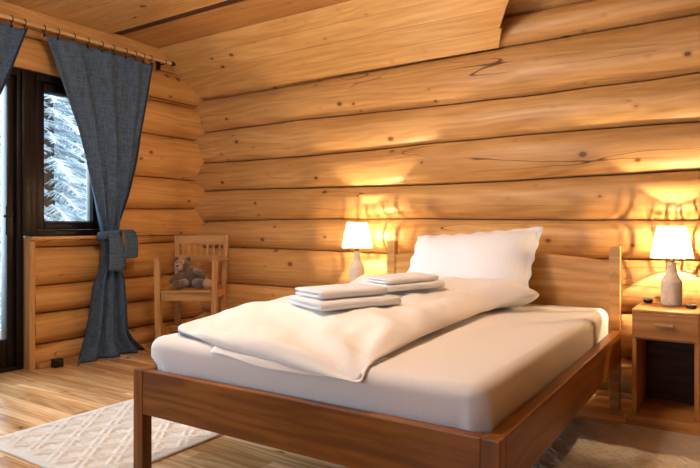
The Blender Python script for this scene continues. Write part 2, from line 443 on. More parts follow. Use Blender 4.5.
# window
bm = new(); frame_rect(bm, -4.36, -4.21, DY1 + 0.045, WY1 - 0.002, SZ + 0.002, OZ - 0.002, 0.05)
win = struct(obj('window_1', bm, 'frame', origin=(-4.28, 2.57, SZ)))
o0 = (-4.28, 2.57, SZ)
bm = new(); frame_rect(bm, -4.315, -4.225, DY1 + 0.096, WY1 - 0.053, SZ + 0.053, OZ - 0.053, 0.062, 0.012, 0.058)
frame_rect(bm, -4.30, -4.245, DY1 + 0.150, WY1 - 0.108, SZ + 0.105, OZ - 0.110, 0.012, 0.004)
obj('sash', bm, 'frame', win, origin=o0)
bm = new(); box(bm, (-4.277, DY1 + 0.155, SZ + 0.110), (-4.271, WY1 - 0.113, OZ - 0.115))
obj('pane', bm, 'glass', win, 'flat', origin=o0)
bm = new(); box(bm, (-4.21, DY1 + 0.003, SZ - 0.016), (-4.10, WY1 + 0.03, SZ + 0.006), 0.004)
obj('window_sill', bm, 'trim_y', win, 'flat', origin=o0)
# door
bm = new(); frame_rect(bm, -4.36, -4.21, DY0 + 0.002, DY1 - 0.001, 0.001, OZ - 0.002, 0.045, 0.006, 0.03)
box(bm, (-4.30, DY1 - 0.02, SZ + 0.01), (-4.19, DY1 + 0.044, OZ - 0.003), 0.01)
o0 = (-4.28, 1.40, 0)
door = struct(obj('door_1', bm, 'frame', origin=o0))
bm = new(); frame_rect(bm, -4.32, -4.235, DY0 + 0.048, DY1 - 0.047, 0.033, OZ - 0.048, 0.055, 0.012, 0.19)
obj('door_leaf', bm, 'frame', door, origin=o0)
bm = new(); box(bm, (-4.28, DY0 + 0.098, 0.217), (-4.273, DY1 - 0.097, OZ - 0.098))
obj('pane', bm, 'glass', door, 'flat', origin=o0)
bm = new(); box(bm, (-4.236, 2.13, 0.94), (-4.226, 2.165, 1.14), 0.004)
tube(bm, [(-4.23, 2.148, 1.07), (-4.175, 2.148, 1.07), (-4.168, 2.14, 1.07), (-4.168, 2.085, 1.065)], 0.009)
obj('door_handle', bm, 'iron', door, origin=o0)
# window behind the viewer
bm = new(); x0, x1, z0, z1 = WB
for q in ((x0, x0 + .07), (x1 - .07, x1), ((x0 + x1) / 2 - .05, (x0 + x1) / 2 + .05)): box(bm, (q[0], YF - .12, z0), (q[1], YF - .02, z1), 0.006)
for q in ((z0, z0 + .07), (z1 - .07, z1)): box(bm, (x0, YF - .12, q[0]), (x1, YF - .02, q[1]), 0.006)
w2 = struct(obj('window_2', bm, 'frame', origin=(-1.75, YF, z0)))
bm = new(); box(bm, (x0 + .05, YF - .075, z0 + .05), (x1 - .05, YF - .07, z1 - .05)); obj('pane', bm, 'glass', w2, 'flat', origin=(-1.75, YF, z0))

# ------------------------------------------------------------------ outdoors
bm = new()
def gh(x, y): return -0.75 - 0.03 * (-(x + 4.5)) + 0.25 * nz(x * .25, y * .25) + 0.05 * nz(x * 1.5, y * 1.5)
grid(bm, 60, 60, lambda u, v: (lerp(-26, -4.55, u), lerp(-10, 26, v), gh(lerp(-26, -4.55, u), lerp(-10, 26, v))))
o = obj('snowy_ground', bm, 'snow', shade='smooth'); struct(o)
bm = new(); x = -6.2
while x < -4.55:
    box(bm, (x, -1.2, -0.10), (x + 0.115, 5.2, -0.06), 0.004, 1, tint=random.random()); x += 0.125
for yy in (-1.1, 2.0, 5.1): box(bm, (-6.2, yy - .06, -1.3), (-4.6, yy + .06, -0.10))
struct(obj('deck', bm, 'deck', shade='flat'))
def make_spruce(seed, H=7.0):
    rnd = random.Random(seed)
    t = thing('spruce_tree', 'snow-covered spruce beyond the window', 'tree')
    bm = new(); tube(bm, [(0, 0, -0.4), (0.02, 0, H * .5), (0, 0, H)], [0.15, 0.09, 0.01], 8); obj('trunk', bm, 'bark', t)
    bf, bs = new(), new()
    nw = int(H / 0.17)
    def prism(bm_, p, q, w, h, up=0.0):
        d = (q - p); s = d.cross(Vector((0, 0, 1)))
        if s.length < 1e-5: return
        s = s.normalized() * w; z = Vector((0, 0, 1))
        a = [bm_.verts.new(p + s + z * up), bm_.verts.new(p - s + z * up), bm_.verts.new(p + z * (up + h)), bm_.verts.new(q + z * (up + h * .3))]
        bm_.faces.new((a[0], a[3], a[2])); bm_.faces.new((a[2], a[3], a[1])); bm_.faces.new((a[1], a[3], a[0])); bm_.faces.new((a[0], a[2], a[1]))
    for w in range(nw):
        z = 0.25 + (H - 0.35) * w / nw
        Lb = (1 - z / H) ** 0.85 * H * 0.17 + 0.12
        for b in range(8):
            a = 2 * PI * (b + rnd.random() * .7) / 8 + w * 0.7
            l = Lb * rnd.uniform(.75, 1.1); dr = Vector((math.cos(a), math.sin(a), 0)); sd = Vector((-dr.y, dr.x, 0))
            zz = z + rnd.uniform(-.07, .07)
            def P(u): return dr * (l * u) + Vector((0, 0, zz + 0.10 * l * u - 0.42 * l * u * u))
            for k in range(4): prism(bf, P(k / 4), P((k + 1.3) / 4), 0.022, 0.02); prism(bs, P(k / 4), P((k + 1.3) / 4), 0.03, 0.028, 0.018)
            nt = max(4, int(l / 0.05))
            for k in range(nt):
                u = 0.15 + 0.85 * (k + .5) / nt; tl = (0.30 * (1 - u) + 0.13) * min(1, l) * rnd.uniform(.7, 1.2)
                for sg in (1, -1):
                    q = P(u) + dr * tl * .75 + sd * sg * tl * rnd.uniform(.6, 1) + Vector((0, 0, -tl * rnd.uniform(.2, .55)))
                    prism(bf, P(u), q, 0.010, 0.010)
                    if rnd.random() < 0.85: prism(bs, P(u), q, 0.011, 0.014, 0.009)
    obj('foliage', bf, 'needle', t, 'flat'); obj('snow_cover', bs, 'snow', t, 'flat')
    return t
tp = make_spruce(1); tq = make_spruce(2)
TREES = [(-8.3, 4.75, .95, 'nearest snow-covered spruce, filling the small window'), (-9.6, 6.9, 1.05, 'snowy spruce seen in the right half of the window beside the curtain'),
         (-12.2, 5.2, 1.3, 'snowy spruce standing behind the nearest one'),
         (-13.6, 8.6, 1.35, 'far snowy spruce at the back of the garden, right of the others')]
for i, (x, y, s, lb) in enumerate(TREES):
    t = (tp, tq)[i] if i < 2 else copy_tree((tp, tq)[i % 2])
    t.location = (x, y, gh(x, y) - 0.1); t.scale = (s, s, s); t.rotation_euler = (0, 0, i * 1.7)
    t['label'] = lb; t['group'] = 'snowy spruces outside'

# ------------------------------------------------------------------ bed
bx0, bx1, by0, by1, rz0, rz1 = -2.04, -0.54, 1.53, 3.57, 0.258, 0.43
O = (-1.29, 2.56, 0)
bed = thing('bed', 'varnished wooden bed frame with low footboard in the middle of the room', 'bed', O)
def part(name, bm, mat, parent, shade='auto'): return obj(name, bm, mat, parent, shade, origin=O)
bm = new(); box(bm, (bx0 + .055, by0 + .002, rz0), (bx1 - .055, by0 + .042, rz1), 0.004); part('footboard', bm, 'bed_x', bed, 'flat')
for x in (bx0, bx1 - .055):
    bm = new(); box(bm, (x, by0, 0), (x + .055, by0 + .047, rz1 + .001), 0.004); part('leg', bm, 'bed_z', bed, 'flat')
for x, s in ((bx0, 0), (bx1 - .05, 0)):
    bm = new(); box(bm, (x + .001, by0 + .048, rz0 + .003), (x + .049, by1 - .051, rz1), 0.006); part('side_rail', bm, 'bed_y', bed, 'flat')
for x, zt in ((bx0 + .045, .90), (bx1 - .065, .888)):
    bm = new(); box(bm, (x, by1 - .05, 0), (x + .055, by1, zt), 0.004)
    part('headboard_post', bm, 'head', bed, 'flat')
bm = new(); fr = []; 
xs = [lerp(bx0 + .10, bx1 - .065, k / 24) for k in range(25)]
rings = []
for k, x in enumerate(xs):
    u = (x - bx0) / (bx1 - bx0); zt = 0.795 + 0.055 * math.sin(PI * u) ** 0.8
    rings.append([(x, by1 - .04, 0.30), (x, by1 - .04, zt - .004), (x, by1 - .036, zt), (x, by1 - .014, zt), (x, by1 - .01, zt - .004), (x, by1 - .01, 0.30)])
loft(bm, rings); part('headboard', bm, 'head', bed, 'auto')
bm = new()
for k in range(14):
    y = 1.62 + k * 0.14
    box(bm, (bx0 + .05, y, 0.275), (bx1 - .05, y + .08, 0.295), 0.002)
o = part('slats', bm, 'bed_x', bed, 'flat')

# mattress in its fitted sheet
MX0, MX1, MY0, MY1, MZ0, MZ1 = -1.985, -0.597, 1.582, 3.512, 0.297, 0.552
bm = new()
def rounded_slab(bm, x0, x1, y0, y1, z0, z1, rc, re, nc=8, ne=6, ny=40, fn=None):
    """rounded plan corners rc and rounded top edge re, closed"""
    def loop(inset, z):
        r = max(rc - inset, 0.01); pts = []
        for cx, cy, a0 in ((x1 - inset - r, y1 - inset - r, 0), (x0 + inset + r, y1 - inset - r, PI / 2), (x0 + inset + r, y0 + inset + r, PI), (x1 - inset - r, y0 + inset + r, 1.5 * PI)):
            for k in range(nc + 1):
                a = a0 + PI / 2 * k / nc; pts.append((cx + r * math.cos(a), cy + r * math.sin(a), z))
        out = []
        for i, p in enumerate(pts):
            q = pts[(i + 1) % len(pts)]; out.append(p)
            if i % (nc + 1) == nc:
                for k in range(1, ny): out.append(tuple(lerp(p[c], q[c], k / ny) for c in range(3)))
        return out
    rings = []
    for k in range(ne + 1):
        a = PI / 2 * (1 - k / ne); rings.append(loop(re * .4 * (1 - math.cos(a)), z0 + re * .4 * (1 - math.sin(PI / 2 * k / ne))))
    for k in range(1, 6): rings.append(loop(0, lerp(z0 + re * .4, z1 - re, k / 6)))
    for k in range(ne + 1):
        a = PI / 2 * k / ne; rings.append(loop(re * (1 - math.cos(a)), z1 - re + re * math.sin(a)))
    for q in (0.03, 0.1, 0.2, 0.35, 0.5, 0.6): rings.append(loop(re + q, z1 + 0.004 * min(1, q * 5)))
    if fn: rings = [[fn(*p) for p in r] for r in rings]
    loft(bm, rings)
def mat_wr(x, y, z):
    # sheet pulled round the foot end: small gathers low on the front and near the corners
    k = smooth(MZ1 - .02, MZ0 + .1, z)
    cf = math.exp(-((x - MX1) / .16) ** 2) * math.exp(-((y - MY0) / .16) ** 2) + 0.8 * math.exp(-((x - MX0) / .14) ** 2) * math.exp(-((y - MY0) / .14) ** 2)
    amp = 0.0025 + 0.009 * cf
    w = k * amp * (math.sin((x - y) * 95 + 2 * nz(x * 6, y * 6, z * 3)) + 0.6 * nz(x * 22, y * 22, z * 4))
    dx = w if x > MX1 - .12 else (-w if x < MX0 + .12 else 0)
    dy = -w if y < MY0 + .12 else 0
    if x < MX0 + .2: x -= 0.05 * smooth(.435, .48, z) * smooth(MX0 + .2, MX0, x)
    return (min(max(x + min(dx * .6, 0.004), MX0 - .055), MX1 + .003), max(y + dy * .8, MY0 - .006) + max(0, 0), z + 0.003 * nz(x * 4, y * 4, 5) * smooth(MZ0 + .1, MZ1, z))
rounded_slab(bm, MX0, MX1, MY0, MY1, MZ0, MZ1, 0.06, 0.05, fn=mat_wr)
tag(obj('mattress', bm, 'sheet', shade='smooth', origin=(-1.29, 2.56, MZ0)), 'thick mattress in a white satin-striped fitted sheet lying in the bed', 'mattress')

# duvet folded lengthwise on the left two thirds
XRT = [(1.5, -0.985), (1.75, -1.0), (2.24, -1.035), (2.8, -1.06), (2.95, -1.03), (3.1, -0.91), (3.2, -0.865)]
HT = [(1.5, .026), (1.66, .032), (1.85, .062), (2.06, .092), (2.6, .089), (2.9, .100), (3.08, .155), (3.2, .16)]
YFR = [(-2.0, 1.72), (-1.9, 1.645), (-1.6, 1.592), (-1.24, 1.576), (-0.98, 1.566)]
def mz(y):
    r = .05; q = y - MY0
    if q >= r: return MZ1
    if q < 0.002: return MZ1 - r - (0.002 - q) * 1.2
    return MZ1 - r + math.sqrt(max(0, r * r - (r - q) ** 2))
def make_duvet():
    bm = new(); NJ, NS = 64, 44; rings = []
    YT = 3.15
    for j in range(NJ + 1):
        t = j / NJ; t = t ** 1.25
        ring = []
        def sect(xq, up):      # xq 0..1 across
            yb = lerp(interp(lerp(-1.985, -0.985, xq), YFR), YT + 0.02 * math.sin(xq * 9), t)
            xl, xr = -1.978, interp(yb, XRT)
            x = lerp(xl, xr, xq)
            H = interp(yb, HT)
            tip = smooth(.55, 1, xq) * smooth(1.80, 1.56, yb)
            H = H * (1 - .35 * tip)
            er = (1 - xq) * (xr - xl) / (H * 1.25 + .002); el = xq * (xr - xl) / (H * .55 + .002)
            e = min(1, er, el); prof = (math.sin(PI / 2 * min(1, er)) ** .62) * math.sqrt(max(0, 1 - (1 - min(1, el)) ** 2))
            sr = lerp(.22, .5, smooth(2.85, 3.1, yb))
            base = max(mz(yb), MZ1 - .034) + 0.009
            ey = min(1, max(0, (yb - interp(lerp(-1.985, -0.985, xq), YFR))) / .03)
            pe = math.sqrt(max(0, 1 - (1 - ey) ** 2)); ee = min(1, max(0, YT + .02 - yb) / .06); pe = min(pe, 0.25 + .75 * math.sqrt(1 - (1 - ee) ** 2)) if t > .9 else max(.45, pe)
            hm = H / 2
            # folds: long soft creases running from the foot corner, plus a puffy roll beside the edge
            wr = 0.010 * nz(x * 3.2 + yb * 1.6, yb * 1.1, 3) + 0.006 * nz((x + yb * .7) * 9, (yb - x * .7) * 2.2, 8)
            wr += 0.011 * nz(yb * 13 + x * 3, x * 2.5, 6) * smooth(.35, .06, (1 - xq) * (xr - xl)) + 0.005 * (1 - abs(nz(x * 7 + yb * 4, yb * 3 - x * 2, 12)) * 4)
            dtip = math.hypot(x + .99, yb - 1.56)
            ang = math.atan2(yb - 1.56, x + .99)
            wr += 0.010 * math.sin(ang * 11) * math.exp(-((dtip - .25) / .16) ** 2) * smooth(.05, .12, dtip)
            roll = 0.018 * math.exp(-(((1 - xq) * (xr - xl) - .10) / .07) ** 2) * smooth(1.7, 2.1, yb)
            dome = -0.018 * (2 * xq - 1) ** 2
            sag = -0.016 * math.exp(-((yb - 1.86) / .10) ** 2) * math.exp(-((xq - .55) / .25) ** 2)
            bt = max(base, MZ1 - .034 * (1 - smooth(1.55, 1.74, yb)) + .009)
            if up: z = bt + sr * H + ((1 - sr) * H + roll * .5 + (wr + dome + sag) * prof) * prof * (0.35 + .65 * pe)
            else: z = base + sr * H * (1 - prof)
            if xq < .02: x -= 0.004
            z -= 0.012 * tip * (1 if yb < 1.60 else smooth(1.68, 1.60, yb))
            bulge = 0.02 * (1 - (2 * ((z - base) / (H + .001)) - 1) ** 2) * (1 if xq > .93 else 0) * e
            yb2 = yb - 0.012 * tip
            return (x, yb2, z)
        for s in range(NS + 1): 
            q = 0.5 - 0.5 * math.cos(PI * s / NS); ring.append(sect(q, True))
        for s in range(NS - 1, 0, -1):
            q = 0.5 - 0.5 * math.cos(PI * s / NS); ring.append(sect(q, False))
        rings.append(ring)
    loft(bm, rings)
    return bm
tag(obj('duvet', make_duvet(), 'duvet', shade='smooth', origin=(-1.48, 2.4, MZ1)), 'puffy white duvet folded lengthwise over the left part of the mattress', 'duvet')
# second layer of the folded duvet peeping out at the foot
duvet = bpy.data.objects['duvet']
bm = new()
def under(u, v):
    x = lerp(-1.66, -1.0, u); yb = lerp(interp(x, YFR) - 0.006, 1.75, v)
    zb = MZ1 - .0205 - (.012 + .014 * math.sin(PI * u)) * smooth(0, .4, u)
    if v < .3: return (x, lerp(MY0 + .001 - (.010 + .004 * u) * smooth(0, .3, u), MY0 + 0.001, v / .3), lerp(zb, MZ1 - .020, v / .3) + 0.0015 * nz(x * 9, v))
    w = (v - .3) / .7; yy = lerp(MY0 + .002, 1.75, w); return (x, yy, mz(yy) + 0.0035)
grid(bm, 40, 14, under)
o = obj('duvet_underlayer', bm, 'duvet', duvet, 'smooth', origin=(-1.48, 2.4, MZ1)); md = o.modifiers.new('thick', 'SOLIDIFY'); md.thickness = 0.004; md.offset = 1

# pillow leaning on the headboard
def make_pillow(w, h, T, fl):
    bm = new(); NU, NV = 48, 34; rings = []
    def pt(u, v, side):
        a, b = 2 * u - 1, 2 * v - 1
        fu, fv = w / 2 + fl, h / 2 + fl
        x, y = a * fu, b * fv
        # pull the sides in a little so that the four corners stand out like ears
        x *= 1 - 0.030 * (1 - abs(b) ** 2) ; y *= 1 - 0.045 * (1 - abs(a) ** 2)
        iu, iv = min(1, abs(a) * fu / (w / 2)), min(1, abs(b) * fv / (h / 2))
        k = max(0, (1 - iu ** 2.6)) ** .55 * max(0, (1 - iv ** 2.6)) ** .55
        z = T * k * side
        x += 0.030 * b
        z += side * 0.008 * nz(x * 6, y * 6, side * 3) * k + 0.006 * nz(x * 9, y * 9, 2) * (1 - k)
        if k < .02:                                  # wavy flange
            z += 0.005 * math.sin(x * 55 + y * 48); e = 0.0012 * math.sin(x * 60) * (abs(b) > .97); y += e; x += 0.004 * math.sin(y * 66) * (abs(a) > .97)
        return Vector((x, y, z + side * 0.0015))
    top = grid(bm, NU, NV, lambda u, v: pt(u, v, 1)); bot = grid(bm, NU, NV, lambda u, v: pt(u, v, -1))
    def bridge(A, B):
        for i in range(len(A) - 1): bm.faces.new((A[i], A[i + 1], B[i + 1], B[i]))
    bridge(top[0], bot[0]); bridge(top[-1], bot[-1]); bridge([r[0] for r in top], [r[0] for r in bot]); bridge([r[-1] for r in top], [r[-1] for r in bot])
    return bm
pl = obj('pillow', make_pillow(0.74, 0.46, 0.105, 0.024), 'pillow', shade='smooth')
tag(pl, 'white pillow with frilled edge leaning against the headboard', 'pillow')
pl.matrix_world = Matrix.Translation((-1.355, 3.345, 0.760)) @ Matrix.Rotation(R(3), 4, 'Z') @ Matrix.Rotation(R(-4.5), 4, 'Y') @ Matrix.Rotation(R(54), 4, 'X')
mwi = pl.matrix_world.inverted(); mwp = pl.matrix_world.copy()
for v in pl.data.vertices:                       # squashed where it rests on the mattress and the headboard
    q = mwp @ v.co; q.z = max(q.z, MZ1 + .009 + .02 * max(0, MZ1 + .009 - q.z)); q.y = min(q.y, by1 - .045); v.co = mwi @ q

# towels
def make_towel(L, W, layers, th):
    """folded edge along +x side, extruded along y"""
    bm = new(); h = th; path = []; r = h / 2
    for k in range(layers):
        z = r + k * h
        seq = [(-W / 2 + 0.02 * (k % 2) * 0, z), (-W / 4, z), (0, z), (W / 4, z), (W / 2 - r, z)]
        path += seq if k % 2 == 0 else seq[::-1]
        if k < layers - 1:
            sx = 1 if k % 2 == 0 else -1
            ex = seq[-1][0] if sx > 0 else seq[0][0]
            for a in (-60, -30, 0, 30, 60): path.append((ex + sx * r * math.cos(R(a)) * 1.1, z + r + r * math.sin(R(a)) * 1.0))
    pts = [Vector((p[0], 0, p[1])) for p in path]; A, Bv = [], []
    for i, p in enumerate(pts):
        t = (pts[min(i + 1, len(pts) - 1)] - pts[max(i - 1, 0)]).normalized(); n = Vector((-t.z, 0, t.x)); hh = r * .94
        if i in (0, len(pts) - 1): hh *= .7
        A.append(p + n * hh); Bv.append(p - n * hh)
    cs = A + Bv[::-1]; rings = []; NL = 18
    for j in range(NL + 1):
        y = lerp(-L / 2, L / 2, j / NL); sc = 1 - 0.25 * (j in (0, NL)); ring = []; xs_ = 1 - 0.05 * abs(2 * j / NL - 1) ** 8
        for i, p in enumerate(cs):
            c = pts[i] if i < len(pts) else pts[2 * len(pts) - 1 - i]
            q = c.lerp(p, sc)
            n1 = 0.0035 * nz(q.x * 11, y * 11, q.z * 30) ; ring.append((q.x * xs_ + n1, y + .004 * nz(q.x * 14, q.z * 40), max(0.0005, q.z + 0.0030 * nz(q.x * 8 + 4, y * 8, 1) * smooth(0.0, 0.03, q.z))))
        rings.append(ring)
    loft(bm, rings); return bm
from mathutils.bvhtree import BVHTree
DV = [v.co + duvet.location for v in duvet.data.vertices]
BV = BVHTree.FromPolygons(DV, [tuple(p.vertices) for p in duvet.data.polygons])
LAST = []
def towel(x, y, z, rz, L, W, layers, th, label):
    """laid on the duvet along the mean slope of the cloth below it; an upper towel (z > 0) shares the slope of the one it lies on"""
    o = obj('towel', make_towel(L, W, layers, th), 'towel', shade='smooth')
    tag(o, label, 'towel', 'folded towels on the duvet')
    if z > 0:
        x0, y0, z0, nv = LAST
        zz = z0 - (nv.x * (x - x0) + nv.y * (y - y0)) / nv.z
        o.matrix_world = Matrix.Translation(Vector((x, y, zz)) + nv * z) @ Vector((0, 0, 1)).rotation_difference(nv).to_matrix().to_4x4() @ Matrix.Rotation(R(rz), 4, 'Z')
        return
    pts = []
    for i in range(7):
        for j in range(7):
            p = Matrix.Rotation(R(rz), 2) @ Vector(((i / 6 - .5) * W * .95, (j / 6 - .5) * L * .95))
            h = BV.ray_cast(Vector((x + p.x, y + p.y, 2)), Vector((0, 0, -1)))[0]
            if h: pts.append((p.x, p.y, h.z))
    n = len(pts); mz_ = sum(p[2] for p in pts) / n
    sx = sum(p[0] * (p[2] - mz_) for p in pts) / sum(p[0] ** 2 for p in pts); sy = sum(p[1] * (p[2] - mz_) for p in pts) / sum(p[1] ** 2 for p in pts)
    sx *= .45; sy *= .45
    res = max(p[2] - mz_ - sx * p[0] - sy * p[1] for p in pts)
    nv = Vector((-sx, -sy, 1)).normalized(); LAST[:] = [x, y, mz_ + res * .7, nv]
    o.matrix_world = Matrix.Translation(Vector((x, y, mz_ + res * .7)) + nv * z) @ Vector((0, 0, 1)).rotation_difference(nv).to_matrix().to_4x4() @ Matrix.Rotation(R(rz), 4, 'Z')
e = -25.0
TZ1, TZ2 = 0.0, 0.0
towel(-1.475, 2.20, TZ1, e, 0.40, 0.31, 2, 0.019, 'larger white folded towel at the bottom of the stack nearer the foot of the bed')
towel(-1.49, 2.20, TZ1 + .0405, e + 2, 0.34, 0.23, 2, 0.018, 'smaller white folded towel on top of the stack nearer the foot of the bed')
towel(-1.495, 2.80, TZ2, e - 2, 0.36, 0.25, 2, 0.016, 'larger white folded towel at the bottom of the stack nearer the pillow')
towel(-1.50, 2.795, TZ2 + .0345, e + 1, 0.33, 0.21, 2, 0.014, 'smaller white folded towel on top of the stack nearer the pillow')

# the bed stands very slightly askew to the wall
PV = Matrix.Translation((-1.29, 1.53, 0)); RM = PV @ Matrix.Rotation(R(0.6), 4, 'Z') @ PV.inverted()
bpy.context.view_layer.update()
for o in [q for q in C.objects if q.parent is None and q.name.split('.')[0] in ('bed', 'mattress', 'duvet', 'pillow', 'towel')]:
    o.matrix_world = RM @ o.matrix_world
# ------------------------------------------------------------------ nightstands, lamps
def make_nightstand():
    t = thing('nightstand', '', 'nightstand'); W, D, H = 0.296, 0.36, 0.577       # origin: front centre on the floor, back towards +y
    p = lambda n, bm, m, par=t: obj(n, bm, m, par, 'flat')
    bm = new(); box(bm, (-W / 2 - .001, -.003, H - .014), (W / 2 + .001, D, H), 0.003); p('top', bm, 'night_x')
    for x in (-W / 2, W / 2 - .02):
        bm = new(); box(bm, (x, 0.003, .046), (x + .02, D - .001, H - .0145), 0.002); p('side_panel', bm, 'night_z')
    bm = new(); box(bm, (-W / 2 + .0205, D - .014, .046), (W / 2 - .0205, D - .002, H - .015)); p('back_panel', bm, 'shadow_wood')  # coloured dark to deepen the shade inside the open cavity
    bm = new(); box(bm, (-W / 2 - .025, -.03, 0), (W / 2 + .025, D - .002, .045), 0.004); p('base', bm, 'night_x')
    bm = new(); box(bm, (-W / 2 + .0205, .012, .425), (W / 2 - .0205, D - .015, .437)); p('divider', bm, 'night_x')
    bm = new(); box(bm, (-W / 2 + .002, -.016, .439), (W / 2 - .002, .002, H - .016), 0.002)
    box(bm, (-W / 2 + .024, .002, .4395), (W / 2 - .024, D - .03, H - .03)); dr = p('drawer', bm, 'night_x')
    bm = new(); box(bm, (-.042, -.040, .503), (.042, -.024, .517), 0.004); box(bm, (-.034, -.026, .505), (-.024, -.0155, .515)); box(bm, (.024, -.026, .505), (.034, -.0155, .515))
    p('drawer_handle', bm, 'rodwood', dr)
    return t
ns = make_nightstand(); ns.location = (-0.336, 3.35, 0)
ns['label'] = 'open wooden nightstand with one drawer, right of the bed'; ns['group'] = 'nightstands'
n2 = copy_tree(ns); n2.location = (-2.31, 3.35, 0)
n2['label'] = 'wooden nightstand behind the folded duvet, left of the bed'
def make_lamp():
    t = thing('table_lamp', '', 'lamp')
    bm = new()
    prof = [(0.044, 0.0005)]
    for k in range(31):
        z = 0.004 + 0.122 * k / 30; prof.append((0.0495 + 0.0018 * abs(math.sin(PI * k / 2 + .4)), z))
    prof += [(0.048, .131), (0.042, .142), (0.034, .155), (0.028, .172)]
    lathe(bm, prof, n=36); b = obj('bottle_base', bm, 'twine', t, 'smooth')
    bm = new(); lathe(bm, [(0.0275, .1722), (0.024, .19), (0.0215, .212), (0.024, .214), (0.022, .226), (0.015, .230)], n=28); obj('bottle_neck', bm, 'cream', b)
    bm = new(); lathe(bm, [(0.010, .2305), (0.015, .233), (0.0155, .252), (0.011, .258), (0.010, .285), (0.0135, .287), (0.0135, .318), (0.008, .320)], n=24); obj('socket', bm, 'brass', t)
    bm = new(); ellipsoid(bm, (0, 0, .345), (0.0035, 0.0035, 0.008), u=16, v=10); obj('bulb', bm, 'bulb', t, 'smooth')
    bm = new(); n = 112; r0 = []; r1 = []
    rows = []
    for k in range(9):
        f = k / 8; rr = lerp(0.1035, 0.0655, f); z = lerp(.250, .421, f)
        rows.append([((rr + (0.0022 if i % 2 else -.0006)) * math.cos(2 * PI * i / n), (rr + (0.0022 if i % 2 else -.0006)) * math.sin(2 * PI * i / n), z) for i in range(n)])
    loft(bm, rows, cap=False); sh = obj('lamp_shade', bm, 'shade', t, 'flat')
    bm = new(); torus(bm, (0, 0, .251), 0.1025, 0.0016, n=48, m=6); torus(bm, (0, 0, .420), 0.0645, 0.0016, n=40, m=6)
    for k in range(6):
        a = PI / 3 * k + .3; tube(bm, [(0.1015 * math.cos(a), 0.1015 * math.sin(a), .251), (0.0638 * math.cos(a), 0.0638 * math.sin(a), .420)], 0.0013, 6)
    for k in range(3):
        a = 2 * PI / 3 * k + .3; tube(bm, [(0.012 * math.cos(a), 0.012 * math.sin(a), .285), (0.06 * math.cos(a), .06 * math.sin(a), .29), (0.0925 * math.cos(a), 0.0925 * math.sin(a), .292)], 0.0013, 6)
    obj('wire_frame', bm, 'brass', sh)
    bm = new()
    for k in range(18):
        a = 2 * PI * (k + .5) / 18
        pt = lambda rr, da, z: (rr * math.cos(a + da), rr * math.sin(a + da), z)
        loft(bm, [[pt(r0_ - .0012, -.034, z), pt(r0_ - .0012, .034, z), pt(r0_ - .0002, .034, z), pt(r0_ - .0002, -.034, z)] for r0_, z in ((.1018, .2505), (.0642, .4205))])
    obj('pleat_stitching', bm, 'cream', sh, 'flat')
    return t
lp = make_lamp(); lp.location = (-0.330, 3.62, 0.5775); lp.rotation_euler = (0, 0, 0.2)
lp['label'] = 'lit bottle lamp with pleated shade on the nightstand right of the bed'; lp['group'] = 'bedside lamps'
l2 = copy_tree(lp); l2.location = (-2.314, 3.60, 0.5775); l2.scale = (1.05, 1.05, 1.06)
l2['label'] = 'lit bottle lamp with pleated shade left of the bed, behind the towels'
def make_tin(r, h):
    t = thing('candle_dish', '', 'dish')
    bm = new(); lathe(bm, [(r * .8, 0.0005), (r, .006), (r, h * .7), (r * .92, h * .72), (r * .9, h * .45)], n=28); obj('bowl', bm, 'black', t)
    bm = new(); lathe(bm, [(r * .86, h * .46), (r * .88, h * .95), (r * .8, h), (r * .2, h)], n=28); obj('glass_insert', bm, 'glassy', t); return t
a = make_tin(0.022, 0.026); a.location = (-0.447, 3.655, 0.5775); tag(a, 'small round black dish on the nightstand, left of the lit lamp', 'dish', 'black dishes on the nightstand')
b = copy_tree(a); b.location = (-0.232, 3.52, 0.5775); b.scale = (1.1, 1.1, .9); b['label'] = 'small round black dish on the nightstand, right of the lit lamp'

# ------------------------------------------------------------------ chair and plush toy
ch = thing('wooden_chair', 'small wooden armchair with a soft toy on it in the log corner', 'chair', (-3.62, 3.26, 0), R(33.4 - 2))
# local: +x right, -y towards the viewer
def cp(n, bm, m, par=ch): return obj(n, bm, m, par)
def bar(bm, p, q, w, d):
    p, q = Vector(p), Vector(q)
    rings = [[c + Vector((sx * w / 2, sy * d / 2, 0)) for sx, sy in ((-1, -1), (1, -1), (1, 1), (-1, 1))] for c in (p, q)]
    loft(bm, rings)
def barx(bm, p, q, h, d):
    p, q = Vector(p), Vector(q)
    loft(bm, [[c + Vector((0, sy * d / 2, sz * h / 2)) for sy, sz in ((-1, -1), (1, -1), (1, 1), (-1, 1))] for c in (p, q)])
def bary(bm, p, q, w, h):
    p, q = Vector(p), Vector(q)
    loft(bm, [[c + Vector((sx * w / 2, 0, sz * h / 2)) for sx, sz in ((-1, -1), (1, -1), (1, 1), (-1, 1))] for c in (p, q)])
for s in (-1, 1):
    bm = new(); bar(bm, (s * .205, -.19, 0), (s * .222, -.19, .74), .042, .042); cp('front_leg', bm, 'chair_z')
    bm = new(); bar(bm, (s * .19, .20, 0), (s * .19, .19, .48), .036, .04); bar(bm, (s * .19, .19, .48), (s * .205, .235, .925), .036, .036); cp('back_leg', bm, 'chair_z')
    bm = new(); bary(bm, (s * .222, -.215, .752), (s * .208, .205, .735), .045, .022); cp('armrest', bm, 'chair_x')
    bm = new(); bary(bm, (s * .196, -.17, .472), (s * .188, .17, .468), .022, .05); cp('side_apron', bm, 'chair_x')
    bm = new(); bary(bm, (s * .198, -.17, .20), (s * .188, .18, .20), .02, .03); cp('side_stretcher', bm, 'chair_x')
bm = new(); box(bm, (-.19, -.20, .435), (.19, -.178, .497), .003); cp('front_apron', bm, 'chair_x')
bm = new(); box(bm, (-.187, -.222, .4975), (.187, .165, .515), .006); cp('seat', bm, 'chair_x')
